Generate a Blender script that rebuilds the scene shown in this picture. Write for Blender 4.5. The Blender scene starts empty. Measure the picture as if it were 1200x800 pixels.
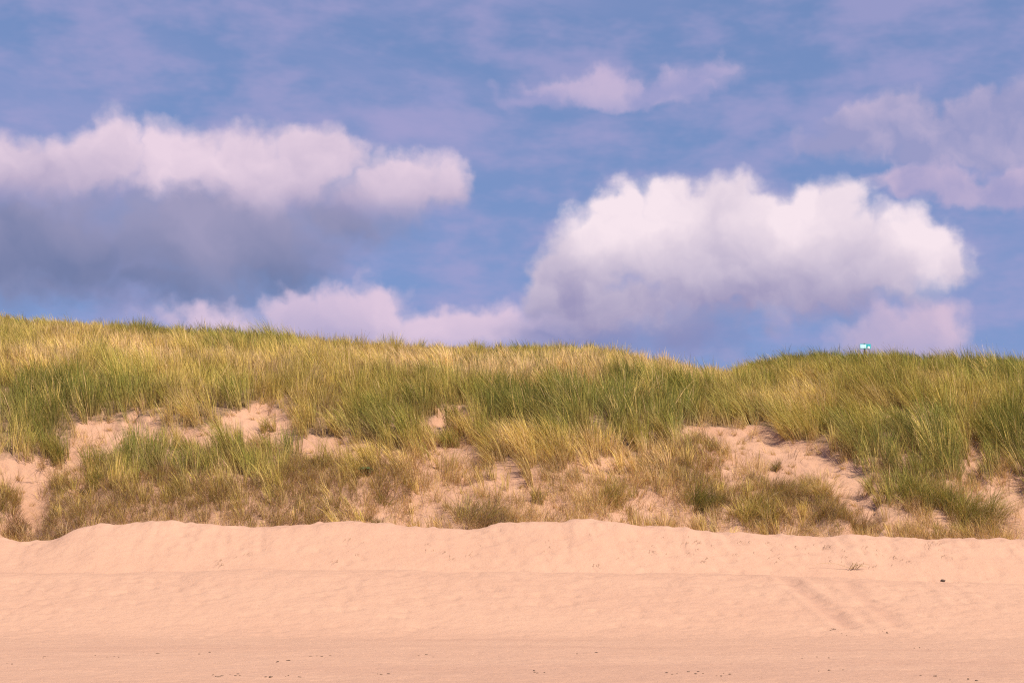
import bpy, bmesh, math, random
import numpy as np

# ------------------------------------------------------------------ camera, light, exposure
scene = bpy.context.scene
COL = scene.collection
R = math.radians
FPX = 2000.0                      # focal length in units of the 1200-wide frame
EYE = 1.6
PITCH = math.atan(275.0 / FPX)
SP, CP = math.sin(PITCH), math.cos(PITCH)

cam_d = bpy.data.cameras.new("camera")
cam_d.sensor_width = 36.0
cam_d.lens = 36.0 * FPX / 1200.0
cam_d.clip_start, cam_d.clip_end = 0.1, 20000.0
cam = bpy.data.objects.new("camera", cam_d)
cam.location = (0, 0, EYE)
cam.rotation_euler = (math.pi / 2 + PITCH, 0, 0)
COL.objects.link(cam)
scene.camera = cam

SUN_EL, SUN_AZ = R(49.0), R(141.0)     # azimuth clockwise from +Y: behind the camera, to the right
SUN_DIR = (math.sin(SUN_AZ) * math.cos(SUN_EL), math.cos(SUN_AZ) * math.cos(SUN_EL), math.sin(SUN_EL))
SKY_STRENGTH = 0.11
SKY_TINT = (0.885, 0.82, 0.895)
SUN_STRENGTH = 4.0
scene.view_settings.view_transform = 'Standard'
scene.view_settings.look = 'None'
scene.view_settings.gamma = 1.0
scene.view_settings.use_curve_mapping = False
scene.view_settings.exposure = 0.75

sun_d = bpy.data.lights.new("sun", 'SUN')
sun_d.energy = SUN_STRENGTH
sun_d.angle = R(0.5)
sun_d.color = (1.0, 0.84, 0.70)
sun = bpy.data.objects.new("sun", sun_d)
sun.rotation_euler = (math.pi / 2 - SUN_EL, 0, math.pi - SUN_AZ)
sun.location = (40, -40, 60)
COL.objects.link(sun)
scene.cycles.max_bounces = 6
scene.cycles.diffuse_bounces = 4
scene.cycles.transmission_bounces = 3
scene.cycles.use_denoising = False
scene.cycles.filter_width = 1.15
scene.cycles.use_adaptive_sampling = True
scene.cycles.adaptive_threshold = 0.01
scene.cycles.adaptive_min_samples = 12

# ------------------------------------------------------------------ sky with clouds (world)
world = bpy.data.worlds.new("World")
scene.world = world
world.use_nodes = True
world.cycles.sampling_method = 'NONE'
NT = world.node_tree
NT.nodes.clear()


class N:
    """tiny expression helper over shader nodes"""
    def __init__(self, nt):
        self.nt = nt

    def _in(self, sock, v):
        if hasattr(v, 'is_output'):
            self.nt.links.new(v, sock)
        elif v is not None:
            sock.default_value = v

    def m(self, op, a, b=None, c=None, clamp=False):
        n = self.nt.nodes.new('ShaderNodeMath')
        n.operation = op
        n.use_clamp = clamp
        self._in(n.inputs[0], a)
        if b is not None: self._in(n.inputs[1], b)
        if c is not None: self._in(n.inputs[2], c)
        return n.outputs[0]

    def v(self, op, a, b=None, c=None, scale=None):
        n = self.nt.nodes.new('ShaderNodeVectorMath')
        n.operation = op
        self._in(n.inputs[0], a)
        if b is not None: self._in(n.inputs[1], b)
        if c is not None: self._in(n.inputs[2], c)
        if scale is not None: self._in(n.inputs['Scale'], scale)
        return n.outputs['Value'] if op in ('LENGTH', 'DOT_PRODUCT', 'DISTANCE') else n.outputs['Vector']

    def noise(self, vec, scale, detail=4.0, rough=0.5, color=False, lac=2.0, two=False):
        n = self.nt.nodes.new('ShaderNodeTexNoise')
        if two: n.noise_dimensions = '2D'
        self._in(n.inputs['Vector'], vec)
        n.inputs['Scale'].default_value = scale
        n.inputs['Detail'].default_value = detail
        n.inputs['Roughness'].default_value = rough
        n.inputs['Lacunarity'].default_value = lac
        return n.outputs['Color'] if color else n.outputs['Fac']

    def step(self, x, lo, hi, a=0.0, b=1.0):
        n = self.nt.nodes.new('ShaderNodeMapRange')
        n.interpolation_type = 'SMOOTHSTEP'
        self._in(n.inputs['Value'], x)
        self._in(n.inputs['From Min'], lo)
        self._in(n.inputs['From Max'], hi)
        self._in(n.inputs['To Min'], a)
        self._in(n.inputs['To Max'], b)
        return n.outputs['Result']

    def mix(self, f, a, b, blend='MIX'):
        n = self.nt.nodes.new('ShaderNodeMix')
        n.data_type = 'RGBA'
        n.blend_type = blend
        self._in(n.inputs[0], f)
        for s, v in ((n.inputs[6], a), (n.inputs[7], b)):
            if hasattr(v, 'is_output'): self.nt.links.new(v, s)
            else: s.default_value = (v[0], v[1], v[2], 1.0)
        return n.outputs[2]

    def comb(self, x, y, z):
        n = self.nt.nodes.new('ShaderNodeCombineXYZ')
        for s, v in zip(n.inputs, (x, y, z)): self._in(s, v)
        return n.outputs[0]

    def sep(self, v):
        n = self.nt.nodes.new('ShaderNodeSeparateXYZ')
        self._in(n.inputs[0], v)
        return n.outputs


def lin(r, g, b, k=1.0):
    f = lambda c: (c / 255 / 12.92) if c <= 10 else ((c / 255 + 0.055) / 1.055) ** 2.4
    return (f(r) * k, f(g) * k, f(b) * k)


def build_sky():
    e = N(NT)
    tc = NT.nodes.new('ShaderNodeTexCoord')
    d = e.v('NORMALIZE', tc.outputs['Generated'])
    x, y, z = e.sep(d)
    # sky texture, read a little higher than the true elevation so that it keeps its blue down to the dune
    sky = NT.nodes.new('ShaderNodeTexSky')
    sky.sky_type = 'NISHITA'
    sky.sun_disc = False
    sky.sun_elevation = SUN_EL
    sky.sun_rotation = SUN_AZ
    sky.air_density = 1.0
    sky.dust_density = 0.3
    sky.ozone_density = 2.0
    hi = e.comb(x, y, e.m('MULTIPLY_ADD', e.m('MAXIMUM', z, 0.0), 0.55, 0.36))
    NT.links.new(e.v('NORMALIZE', hi), sky.inputs[0])
    K = 1.0 / (SKY_STRENGTH * 2 ** scene.view_settings.exposure)   # display level -> radiance before the background strength
    base = e.mix(1.0, sky.outputs[0], SKY_TINT, 'MULTIPLY')
    # azimuth and elevation in units of 1/2000 rad
    U = e.m('MULTIPLY', e.m('ARCTAN2', x, y), FPX)
    V = e.m('MULTIPLY', e.m('ARCSINE', z), FPX)
    P = e.comb(U, V, 0.0)

    # high thin cirrus
    c1 = e.noise(e.comb(e.m('MULTIPLY_ADD', V, 0.6, e.m('MULTIPLY', U, 0.8)), e.m('MULTIPLY_ADD', V, 2.6, e.m('MULTIPLY', U, 0.25)), 3.0), 0.0042, 5.0, 0.6, two=True)
    c2 = e.noise(e.comb(U, e.m('MULTIPLY', V, 1.8), 9.0), 0.0022, 2.0, 0.5, two=True)
    cir = e.m('MULTIPLY', e.step(c1, 0.33, 0.78), e.step(c2, 0.30, 0.62), clamp=True)
    cur = e.mix(e.m('MULTIPLY', cir, 0.55), base, lin(166, 162, 208, K))
    c3 = e.noise(e.comb(e.m('ADD', U, 400.0), e.m('MULTIPLY', V, 2.2), 19.0), 0.0065, 4.0, 0.58, two=True)
    cur = e.mix(e.m('MULTIPLY', e.step(c3, 0.36, 0.70), 0.55), cur, lin(172, 164, 208, K))

    # one warped domain and one billow field shared by all the cumulus
    Pw = P
    for off, sc, a, det in ((11, 0.0060, 52.0, 1.0), (53, 0.017, 46.0, 2.0), (97, 0.050, 19.0, 3.0)):
        n = e.noise(e.v('ADD', P, (off * 7.0, off * 13.0, 0)), sc, det, 0.55, color=True, two=True)
        Pw = e.v('ADD', Pw, e.v('MULTIPLY', e.v('SUBTRACT', n, (0.5, 0.5, 0.5)), (a, a * 0.9, 0)))
    su, sv = 9.0, 15.0             # towards the sun, in the same units
    Po = e.v('ADD', Pw, (331.0, 77.0, 0))
    n1 = e.noise(Po, 0.013, 6.0, 0.56, two=True)
    n2 = e.noise(e.v('ADD', Po, (su, sv, 0)), 0.013, 6.0, 0.56, two=True)
    na = e.noise(Po, 0.0058, 2.0, 0.5, two=True)
    nb = e.noise(e.v('ADD', Po, (su * 2.5, sv * 2.5, 0)), 0.0058, 2.0, 0.5, two=True)
    def lobes(vec):
        n = NT.nodes.new('ShaderNodeTexVoronoi')
        n.voronoi_dimensions = '2D'
        n.feature = 'SMOOTH_F1'
        n.inputs['Smoothness'].default_value = 0.35
        n.inputs['Scale'].default_value = 0.021
        n.inputs['Detail'].default_value = 1.6
        n.inputs['Roughness'].default_value = 0.5
        n.inputs['Lacunarity'].default_value = 2.3
        NT.links.new(vec, n.inputs['Vector'])
        return n.outputs['Distance']
    v1 = lobes(Po)
    v2 = lobes(e.v('ADD', Po, (su * .8, sv * .8, 0)))
    d1 = e.m('MULTIPLY_ADD', e.m('SUBTRACT', n1, 0.5), 0.75, e.m('MULTIPLY', e.m('SUBTRACT', 0.42, v1), 0.40))
    da = e.m('SUBTRACT', na, 0.5)
    r1 = e.m('SUBTRACT', n1, n2)
    ra = e.m('SUBTRACT', na, nb)
    rel0 = e.m('ADD', e.m('MULTIPLY_ADD', ra, 1.5, e.m('MULTIPLY', r1, 0.45)), e.m('MULTIPLY', e.m('SUBTRACT', v2, v1), 0.16))

    def pq(px, py):
        a, b = (px - 600) / FPX, (400 - py) / FPX
        yy, zz = CP - b * SP, SP + b * CP
        n = math.sqrt(a * a + yy * yy + zz * zz)
        return math.atan2(a, yy) * FPX, math.asin(zz / n) * FPX

    def blob(lumps, k=0.14):
        f = None
        for (px, py, rx, ry) in lumps:
            u, v = pq(px, py)
            q = e.v('MULTIPLY_ADD', Pw, (1 / rx, 1 / ry, 0), (-u / rx, -v / ry, 0))
            s = e.m('MULTIPLY', e.m('SUBTRACT', 1.0, e.v('LENGTH', q)), min(rx, ry) / 50.0)
            f = s if f is None else e.m('SMOOTH_MAX', f, s, k)
        return f

    def cumulus(cur, lumps, col_lit, col_dark, v_lo, v_hi, soft=0.32, alpha=1.0, relief=1.3, ragged=0.55, floor=None, wob=110.0, glow=()):
        f = blob(lumps)
        dens = e.m('MULTIPLY_ADD', d1, ragged, f)
        a = e.step(dens, -0.05, soft, 0.0, alpha)
        if floor is not None:
            fy = e.m('MULTIPLY_ADD', da, floor[2], V)
            a = e.m('MULTIPLY', a, e.step(fy, pq(600, floor[0])[1], pq(600, floor[1])[1]))
        # light: height in the cloud plus billow relief from the density falling towards the sun
        h = e.step(e.m('MULTIPLY_ADD', da, wob, V), pq(600, v_lo)[1], pq(600, v_hi)[1])
        l = e.m('MULTIPLY_ADD', rel0, relief, e.m('MULTIPLY_ADD', h, .84, .02), clamp=True)
        for (px, py, rx, ry, k) in glow:          # thicker or better lit masses inside the cloud
            u, v = pq(px, py)
            q = e.v('MULTIPLY_ADD', Pw, (1 / rx, 1 / ry, 0), (-u / rx, -v / ry, 0))
            l = e.m('MULTIPLY_ADD', e.step(e.v('LENGTH', q), 1.0, 0.0), k, l, clamp=True)
        return e.mix(a, cur, e.mix(l, col_dark, col_lit))

    # upper small clouds
    cur = cumulus(cur, [(615, 114, 50, 16), (650, 106, 50, 22), (722, 95, 60, 27), (690, 104, 90, 24), (790, 96, 70, 22), (845, 86, 50, 20), (760, 106, 120, 16), (830, 100, 70, 14)], lin(206, 187, 216, K), lin(164, 162, 206, K), 126, 84, soft=0.26, alpha=0.80, ragged=0.32)
    cur = cumulus(cur, [(524, 112, 26, 16)], lin(180, 172, 212, K), lin(150, 156, 206, K), 130, 95, soft=0.5, alpha=0.6)
    cur = cumulus(cur, [(990, 160, 64, 24), (1030, 152, 74, 40), (1070, 138, 48, 38), (1140, 142, 80, 44), (1205, 146, 70, 54), (1120, 170, 150, 34), (1290, 150, 90, 56)], lin(212, 193, 217, K), lin(154, 156, 198, K), 190, 112, soft=0.34, alpha=0.95, ragged=0.42)
    cur = cumulus(cur, [(1060, 216, 60, 30), (1130, 217, 96, 28), (1210, 215, 86, 34)], lin(210, 189, 214, K), lin(164, 160, 202, K), 245, 192, soft=0.28, alpha=0.95, ragged=0.35)
    # shaded under-side of the left cloud
    cur = cumulus(cur, [(40, 285, 240, 90), (250, 285, 220, 95), (400, 262, 120, 66), (-140, 290, 170, 90), (190, 335, 200, 56), (330, 320, 120, 56), (60, 330, 150, 52)], lin(160, 156, 189, K), lin(116, 127, 167, K), 375, 232, soft=1.15, alpha=0.98, relief=0.5, ragged=0.5)
    # left cloud, sunlit top
    cur = cumulus(cur, [(-60, 204, 120, 64), (30, 198, 96, 56), (128, 184, 64, 62), (75, 198, 84, 54), (215, 190, 72, 60), (285, 186, 84, 60), (375, 190, 78, 60), (330, 220, 140, 50), (468, 212, 76, 48), (515, 214, 46, 40), (440, 236, 90, 42), (470, 262, 26, 28)],
                  lin(234, 212, 228, K), lin(162, 154, 190, K), 284, 178, soft=0.55, floor=(278, 226, 22.0), relief=0.6, wob=50.0, ragged=0.45)
    # low clouds behind the dune
    cur = cumulus(cur, [(340, 376, 56, 46), (400, 372, 64, 40), (455, 366, 62, 42), (520, 380, 80, 38), (585, 378, 70, 42), (250, 386, 110, 32), (430, 396, 200, 40), (640, 385, 80, 38)], lin(224, 201, 222, K), lin(182, 172, 206, K), 430, 345, soft=0.46, relief=0.6, ragged=0.45)
    cur = cumulus(cur, [(690, 390, 120, 52), (790, 392, 110, 44), (640, 400, 90, 40)], lin(154, 153, 192, K), lin(136, 141, 187, K), 405, 360, soft=0.9, alpha=0.95, relief=0.35, ragged=0.4)
    cur = cumulus(cur, [(1020, 392, 70, 34), (1090, 384, 62, 44), (1060, 402, 110, 36)], lin(214, 191, 214, K), lin(184, 173, 206, K), 430, 362, soft=0.46, alpha=0.95, ragged=0.4)
    cur = cumulus(cur, [(850, 420, 30, 14)], lin(184, 173, 206, K), lin(160, 158, 200, K), 430, 410, soft=0.5, alpha=0.8)
    # big right cloud
    cur = cumulus(cur, [(722, 248, 48, 48), (780, 244, 60, 48), (845, 242, 64, 48), (700, 290, 84, 64), (800, 290, 120, 78), (900, 276, 90, 66), (970, 252, 52, 52), (955, 300, 130, 72), (1066, 298, 76, 54), (1112, 306, 46, 42), (660, 330, 70, 66), (710, 360, 110, 44), (1000, 330, 150, 42), (860, 345, 180, 46), (960, 338, 170, 38)],
                  lin(247, 230, 238, K), lin(158, 152, 189, K), 402, 256, soft=0.52, relief=0.58, wob=60.0, ragged=0.42, glow=((735, 255, 120, 80, .24), (1085, 290, 90, 50, .15), (905, 320, 110, 55, -.12), (830, 365, 170, 50, -.20)))
    bg = NT.nodes.new('ShaderNodeBackground')
    bg.inputs['Strength'].default_value = SKY_STRENGTH
    NT.links.new(cur, bg.inputs['Color'])
    out = NT.nodes.new('ShaderNodeOutputWorld')
    NT.links.new(bg.outputs[0], out.inputs[0])


build_sky()

# ------------------------------------------------------------------ helpers
rng = np.random.default_rng(7)


def _hash(ix, iy, seed):
    h = (ix.astype(np.int64) * 374761393 + iy.astype(np.int64) * 668265263 + seed * 1442695041) & 0xFFFFFFFF
    h = ((h ^ (h >> 13)) * 1274126177) & 0xFFFFFFFF
    return ((h ^ (h >> 16)) & 0xFFFFFF) / float(0xFFFFFF)


def vnoise(x, y, seed=0):
    ix, iy = np.floor(x), np.floor(y)
    fx, fy = x - ix, y - iy
    fx = fx * fx * fx * (fx * (fx * 6 - 15) + 10)
    fy = fy * fy * fy * (fy * (fy * 6 - 15) + 10)
    ix = ix.astype(np.int64); iy = iy.astype(np.int64)
    a = _hash(ix, iy, seed); b = _hash(ix + 1, iy, seed)
    c = _hash(ix, iy + 1, seed); d = _hash(ix + 1, iy + 1, seed)
    return (a + (b - a) * fx) * (1 - fy) + (c + (d - c) * fx) * fy - 0.5


def fbm(x, y, seed=0, octs=4, gain=0.5):
    s, amp = np.zeros(np.broadcast(x, y).shape), 1.0
    for o in range(octs):
        s = s + amp * vnoise(x * 2 ** o + 17.3 * o, y * 2 ** o - 9.1 * o, seed + o)
        amp *= gain
    return s


def worley(x, y, cell, seed=0):
    """distance to the nearest jittered lattice point, its offset and a random number of its own"""
    ix, iy = np.floor(x / cell).astype(np.int64), np.floor(y / cell).astype(np.int64)
    best = np.full(x.shape, 1e9)
    bx, by, bh = np.zeros(x.shape), np.zeros(x.shape), np.zeros(x.shape)
    for dx in (-1, 0, 1):
        for dy in (-1, 0, 1):
            cx = (ix + dx + .1 + .8 * _hash(ix + dx, iy + dy, seed)) * cell
            cy = (iy + dy + .1 + .8 * _hash(ix + dx, iy + dy, seed + 1)) * cell
            d = np.hypot(x - cx, y - cy)
            m = d < best
            best = np.where(m, d, best)
            bx, by = np.where(m, x - cx, bx), np.where(m, y - cy, by)
            bh = np.where(m, _hash(ix + dx, iy + dy, seed + 2), bh)
    return best / cell, bx / cell, by / cell, bh


def sstep(x, a, b):
    t = np.clip((x - a) / (b - a), 0, 1)
    return t * t * (3 - 2 * t)


def zpix(py, Y):
    b = (400.0 - py) / FPX
    return EYE + Y * (SP + b * CP) / (CP - b * SP)


def project(X, Y, Z):
    dz = Z - EYE
    f = np.maximum(Y * CP + dz * SP, 0.1)
    u = -Y * SP + dz * CP
    return 600 + FPX * X / f, 400 - FPX * u / f


# ------------------------------------------------------------------ terrain
CREST_PX = np.array([-300, 0, 100, 180, 290, 400, 500, 600, 650, 700, 750, 800, 840, 870, 910, 950, 1000, 1100, 1160, 1200, 1500], float)
CREST_PY = np.array([366, 372, 380, 386, 390, 397, 401, 403, 404, 411, 417, 427, 431, 424, 413, 411, 412, 413, 416, 418, 424], float) + 12.5
CREST_PY[:4] -= 8.0
CREST_PY[4] -= 4.0
CREST_PY[10:14] += np.array([2.0, 5.0, 7.0, 5.0])
CREST_PY[14:] += 4.0
FOOT_PX = np.array([-200, 0, 30, 60, 100, 130, 200, 300, 380, 430, 500, 560, 620, 690, 740, 800, 870, 925, 960, 990, 1020, 1100, 1200, 1400], float)
FOOT_PY = np.array([626, 628, 633, 631, 618, 613, 611, 616, 612, 612, 616, 617, 611, 610, 616, 620, 625, 626, 629, 624, 628, 630, 632, 632], float)
RIDGE_PX = np.array([-200, 0, 150, 300, 450, 600, 750, 900, 1050, 1200, 1400], float)
RIDGE_PY = np.array([672, 671, 670, 667, 668, 670, 671, 674, 680, 684, 686], float)
Y_RIDGE, Y_LIP, Y_FOOT, Y_CREST = 53.0, 58.0, 59.4, 98.0


def col_curve(X, Y, pxs, pys):
    return zpix(np.interp(600 + FPX * X / Y, pxs, pys), Y)


yk = np.linspace(0, 1, 400)
PROF = np.interp(yk, [0, .095, .20, .35, .53, .79, 1.0], [0, .195, .40, .60, .735, .885, 1.0])
ker = np.hanning(31); ker /= ker.sum()
PROF = np.convolve(np.pad(PROF, 15, mode='reflect', reflect_type='odd'), ker, 'valid')

BARE = [  # px, py, rx, ry, strength : bare sand on the dune face
    (34, 600, 20, 50, 1.5), (20, 560, 26, 20, 1.0), (45, 562, 42, 26, .85), (88, 548, 36, 22, .85), (118, 520, 34, 20, 1.1), (158, 512, 44, 17, 1.2), (167, 494, 9, 22, 1.0), (100, 572, 16, 30, .8),
    (232, 514, 50, 13, 1.15), (298, 500, 44, 18, 1.1), (332, 520, 60, 11, 1.1), (402, 533, 42, 16, 1.1),
    (515, 503, 11, 22, 1.0), (535, 488, 20, 10, 1.0), (440, 604, 36, 18, .7), (478, 598, 40, 24, .85), (522, 560, 46, 40, .7), (620, 590, 100, 34, .75), (720, 602, 80, 24, .75),
    (850, 515, 46, 14, 1.0), (900, 524, 54, 18, 1.15), (952, 538, 40, 17, 1.2), (988, 572, 20, 30, 1.1), (1008, 606, 15, 26, 1.1), (862, 552, 46, 26, .82), (928, 556, 44, 24, .95), (910, 536, 56, 16, 1.05),
    (1060, 498, 32, 8, 1.1), (1140, 548, 11, 34, 1.2), (1162, 590, 40, 26, .95), (1198, 612, 40, 26, .9), (1090, 618, 60, 15, .8), (690, 560, 60, 26, .5), (790, 600, 40, 30, .6),
]
GREEN = [  # greener growth
    (40, 490, 65, 32, 1.0), (72, 515, 24, 42, 1.0), (190, 545, 80, 20, .9), (300, 550, 60, 18, .7), (745, 498, 60, 28, 1.0), (600, 496, 90, 28, .6), (430, 470, 60, 40, .35), (470, 500, 40, 20, .5),
    (1060, 540, 70, 50, .85), (1130, 590, 36, 42, 1.0), (1185, 540, 34, 46, .7), (880, 470, 40, 20, .4), (320, 440, 50, 25, .45), (120, 460, 60, 40, .5), (230, 460, 80, 22, .4),
    (1100, 424, 120, 14, 1.0), (300, 396, 60, 8, .8), (960, 430, 60, 22, .55), (1180, 440, 50, 18, .9), (1020, 470, 50, 30, .3), (640, 420, 60, 8, .5), (815, 570, 12, 24, .7), (670, 500, 60, 24, .5)]
GOLD = [(120, 432, 160, 22, .65), (400, 434, 130, 18, .75), (620, 443, 190, 17, 1.5), (780, 445, 80, 18, 1.2), (950, 470, 100, 26, .5), (60, 420, 90, 24, .4), (1080, 480, 60, 20, .5), (540, 500, 30, 26, 1.0), (1150, 500, 40, 40, .3), (700, 540, 120, 26, .6), (1030, 440, 40, 10, .7)]
SCRUB = [(210, 590, 170, 30, 1.0), (80, 606, 30, 26, 1.0), (380, 580, 60, 36, .9), (4, 604, 18, 26, 1.0), (565, 604, 34, 14, .6), (878, 600, 56, 20, 1.0), (985, 600, 30, 26, .9), (820, 560, 40, 40, .8), (915, 572, 30, 20, .7), (450, 575, 40, 30, .6), (1190, 560, 40, 30, .4)]


def zone(px, py, lst):
    f = np.zeros(px.shape)
    for (cx, cy, rx, ry, s) in lst:
        q = ((px - cx) / (rx * 1.35)) ** 2 + ((py - cy) / (ry * 1.35)) ** 2
        f = np.maximum(f, s * np.clip(1.35 * (1 - q), 0, 1))
    return f


def base_height(X, Y):
    zr = col_curve(X, Y_RIDGE, RIDGE_PX, RIDGE_PY) + 0.05 * vnoise(X * .5, Y * 0, 91)
    zf = col_curve(X, Y_LIP, FOOT_PX, FOOT_PY)
    zc = col_curve(X, Y_CREST, CREST_PX, CREST_PY)
    # beach and push-up ridge
    toe = 44.6 + 0.9 * vnoise(X * .11, X * 0, 5)
    t = np.clip((Y - toe) / (51.4 - toe), 0, 1)
    z = (zr - 0.20) * np.where(t < .35, t * t / .7 / .825, (t - .175) / .825)
    t2 = np.clip((Y - 51.4) / (Y_RIDGE - 51.4), 0, 1)
    z = np.where(Y > 51.4, zr - 0.20 + 0.20 * (1 - (1 - t2) ** 2), z)
    t3 = np.clip((Y - Y_RIDGE) / 1.2, 0, 1)
    z = np.where(Y > Y_RIDGE, zr - 0.16 * sstep(Y, Y_RIDGE, Y_RIDGE + 1.0), z)
    # second bank up to the lip
    t4 = np.clip((Y - 54.0) / (Y_LIP - 54.0), 0, 1)
    bank = (zr - 0.16) + (zf - zr + 0.16) * np.where(t4 < .8, t4 * 1.12, .896 + .104 * (1 - (1 - (t4 - .8) / .2) ** 2))
    z = np.where(Y > 54.0, bank, z)
    z = np.where(Y > Y_LIP, zf - 0.30 * sstep(Y, Y_LIP, Y_LIP + 1.0), z)
    # dune
    t5 = np.clip((Y - Y_FOOT) / (Y_CREST - Y_FOOT), 0, 1)
    p = np.interp(t5, yk, PROF)
    und = 0.55 * fbm(X * .10, Y * .12, 31, 3) * sstep(t5, .12, .45) * (1 - .6 * sstep(t5, .8, 1.0)) * 1.5
    und = und + 0.45 * fbm(X * .20, Y * .24, 33, 2) * sstep(t5, .22, .42) * (1 - sstep(t5, .75, .95))
    dune = (zf - 0.30) + (zc - zf + 0.30) * p + und
    z = np.where(Y > Y_FOOT, dune, z)
    back = np.clip((Y - Y_CREST) / 60.0, 0, 1)
    z = np.where(Y > Y_CREST, zc + und - (zc - 5) * sstep(back, 0.03, 1.0), z)
    return z


def height(X, Y, full=True):
    X = np.asarray(X, float); Y = np.asarray(Y, float)
    z = base_height(X, Y)
    px, py = project(X, Y, z)
    on = sstep(Y, Y_FOOT - .2, Y_FOOT + 1.2) * (1 - sstep(Y, 90, 96))
    bare = zone(px + 26 * fbm(X * .7, Y * .7, 61, 3), py + 16 * fbm(X * .7 + 40, Y * .7, 62, 3), BARE)
    scr = zone(px, py, SCRUB)
    z = z - 0.30 * sstep(bare, .2, 1.0) * on + 0.25 * sstep(scr, .1, .9) * on * (1 - sstep(bare, .4, .8))
    # gully on the left
    z = z - 0.5 * np.exp(-((px - 32 - (600 - py) * .25) / 26) ** 2) * on * sstep(py, 520, 580)
    # slipped, crumbled sand on the face
    z = z + on * (0.09 * fbm(X * .8, Y * .8, 71, 3) + sstep(bare, .2, .7) * (.10 * fbm(X * 2.6, Y * 1.6, 73, 5, .65) + .05 * np.abs(fbm(X * 1.9 + .3 * Y, Y * .7, 77, 3))))
    if full:
        beach = 1 - sstep(Y, Y_FOOT - 1.5, Y_FOOT)
        z = z + beach * (0.035 * fbm(X * .35, Y * .5, 81, 3) + 0.026 * fbm(X * 1.7, Y * 2.2, 83, 4, .6))
        dn, _, _, dh = worley(X + .25 * Y, Y, .62, 311)
        z = z - beach * .058 * np.exp(-(dn / .26) ** 2) * sstep(dh, .35, .6) * (.35 + .65 * sstep(Y, 44, 48)) * sstep(fbm(X * .3, Y * .3, 313, 2), -.25, .15)
        # scuffed tops: ridge and lip slump irregularly
        z = z + 0.055 * fbm(X * .9, Y * .7, 85, 4) * sstep(Y, 48, 52) * beach
        z = z + 0.05 * fbm(X * 3.1, Y * 2.2, 317, 3) * sstep(Y, 57, 58) * (1 - sstep(Y, 59, 60))
        z = z + 0.16 * fbm(X * .7, Y * .35, 87, 5, .6) * sstep(Y, 56.3, 58) * (1 - sstep(Y, 59, 60.5))
        # small slumps running down the banks
        rill = fbm(X * 3.0 + .25 * Y, Y * .45, 89, 4, .6)
        z = z + 0.070 * rill * sstep(fbm(X * .35, Y * 0, 315, 3), -.2, .3) * sstep(Y, 54.6, 56.4) * (1 - sstep(Y, 57.2, 58)) + 0.022 * rill * sstep(Y, 47.5, 49) * (1 - sstep(Y, 50.8, 51.4))
        # two shallow tracks running obliquely down the ridge
        for (xa, xb, dep) in ((8.30, 9.25, .075), (10.05, 10.55, .055)):
            s = np.clip((Y - 45.4) / 6.6, -.25, 1.1)
            cx = xb + (xa - xb) * s + 0.08 * fbm(Y * 1.1, X * 0, 97, 2)
            q = (X - cx) / .24
            w = sstep(Y, 45.8, 47.2) * (1 - sstep(Y, 51.9, 53.0)) * (.55 + 1.2 * np.abs(fbm(Y * .9, X * .6, 98, 2)))
            z = z - dep * np.exp(-q ** 2) * w + dep * .5 * np.exp(-((np.abs(X - cx) - .46) / .15) ** 2) * w
    return z


def link(o):
    COL.objects.link(o)
    return o


def tag(o, label=None, cat=None, group=None, kind=None):
    if label: o['label'] = label
    if cat: o['category'] = cat
    if group: o['group'] = group
    if kind: o['kind'] = kind
    return o


def grid_mesh(name, XX, YY, ZZ, attrs):
    ny, nx = XX.shape
    me = bpy.data.meshes.new(name)
    me.vertices.add(nx * ny)
    co = np.stack([XX, YY, ZZ], -1).reshape(-1).astype(np.float32)
    me.vertices.foreach_set('co', co)
    i = np.arange(nx * ny).reshape(ny, nx)
    q = np.stack([i[:-1, :-1], i[:-1, 1:], i[1:, 1:], i[1:, :-1]], -1).reshape(-1, 4)
    me.loops.add(q.size)
    me.loops.foreach_set('vertex_index', q.reshape(-1).astype(np.int32))
    me.polygons.add(len(q))
    me.polygons.foreach_set('loop_start', (np.arange(len(q)) * 4).astype(np.int32))
    me.polygons.foreach_set('use_smooth', np.ones(len(q), dtype=bool))
    for k, a in attrs.items():
        at = me.attributes.new(k, 'FLOAT', 'POINT')
        at.data.foreach_set('value', a.reshape(-1).astype(np.float32))
    me.update(calc_edges=True)
    return me


# ------------------------------------------------------------------ materials
def new_mat(name):
    m = bpy.data.materials.new(name)
    m.use_nodes = True
    m.node_tree.nodes.clear()
    return m, m.node_tree


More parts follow.
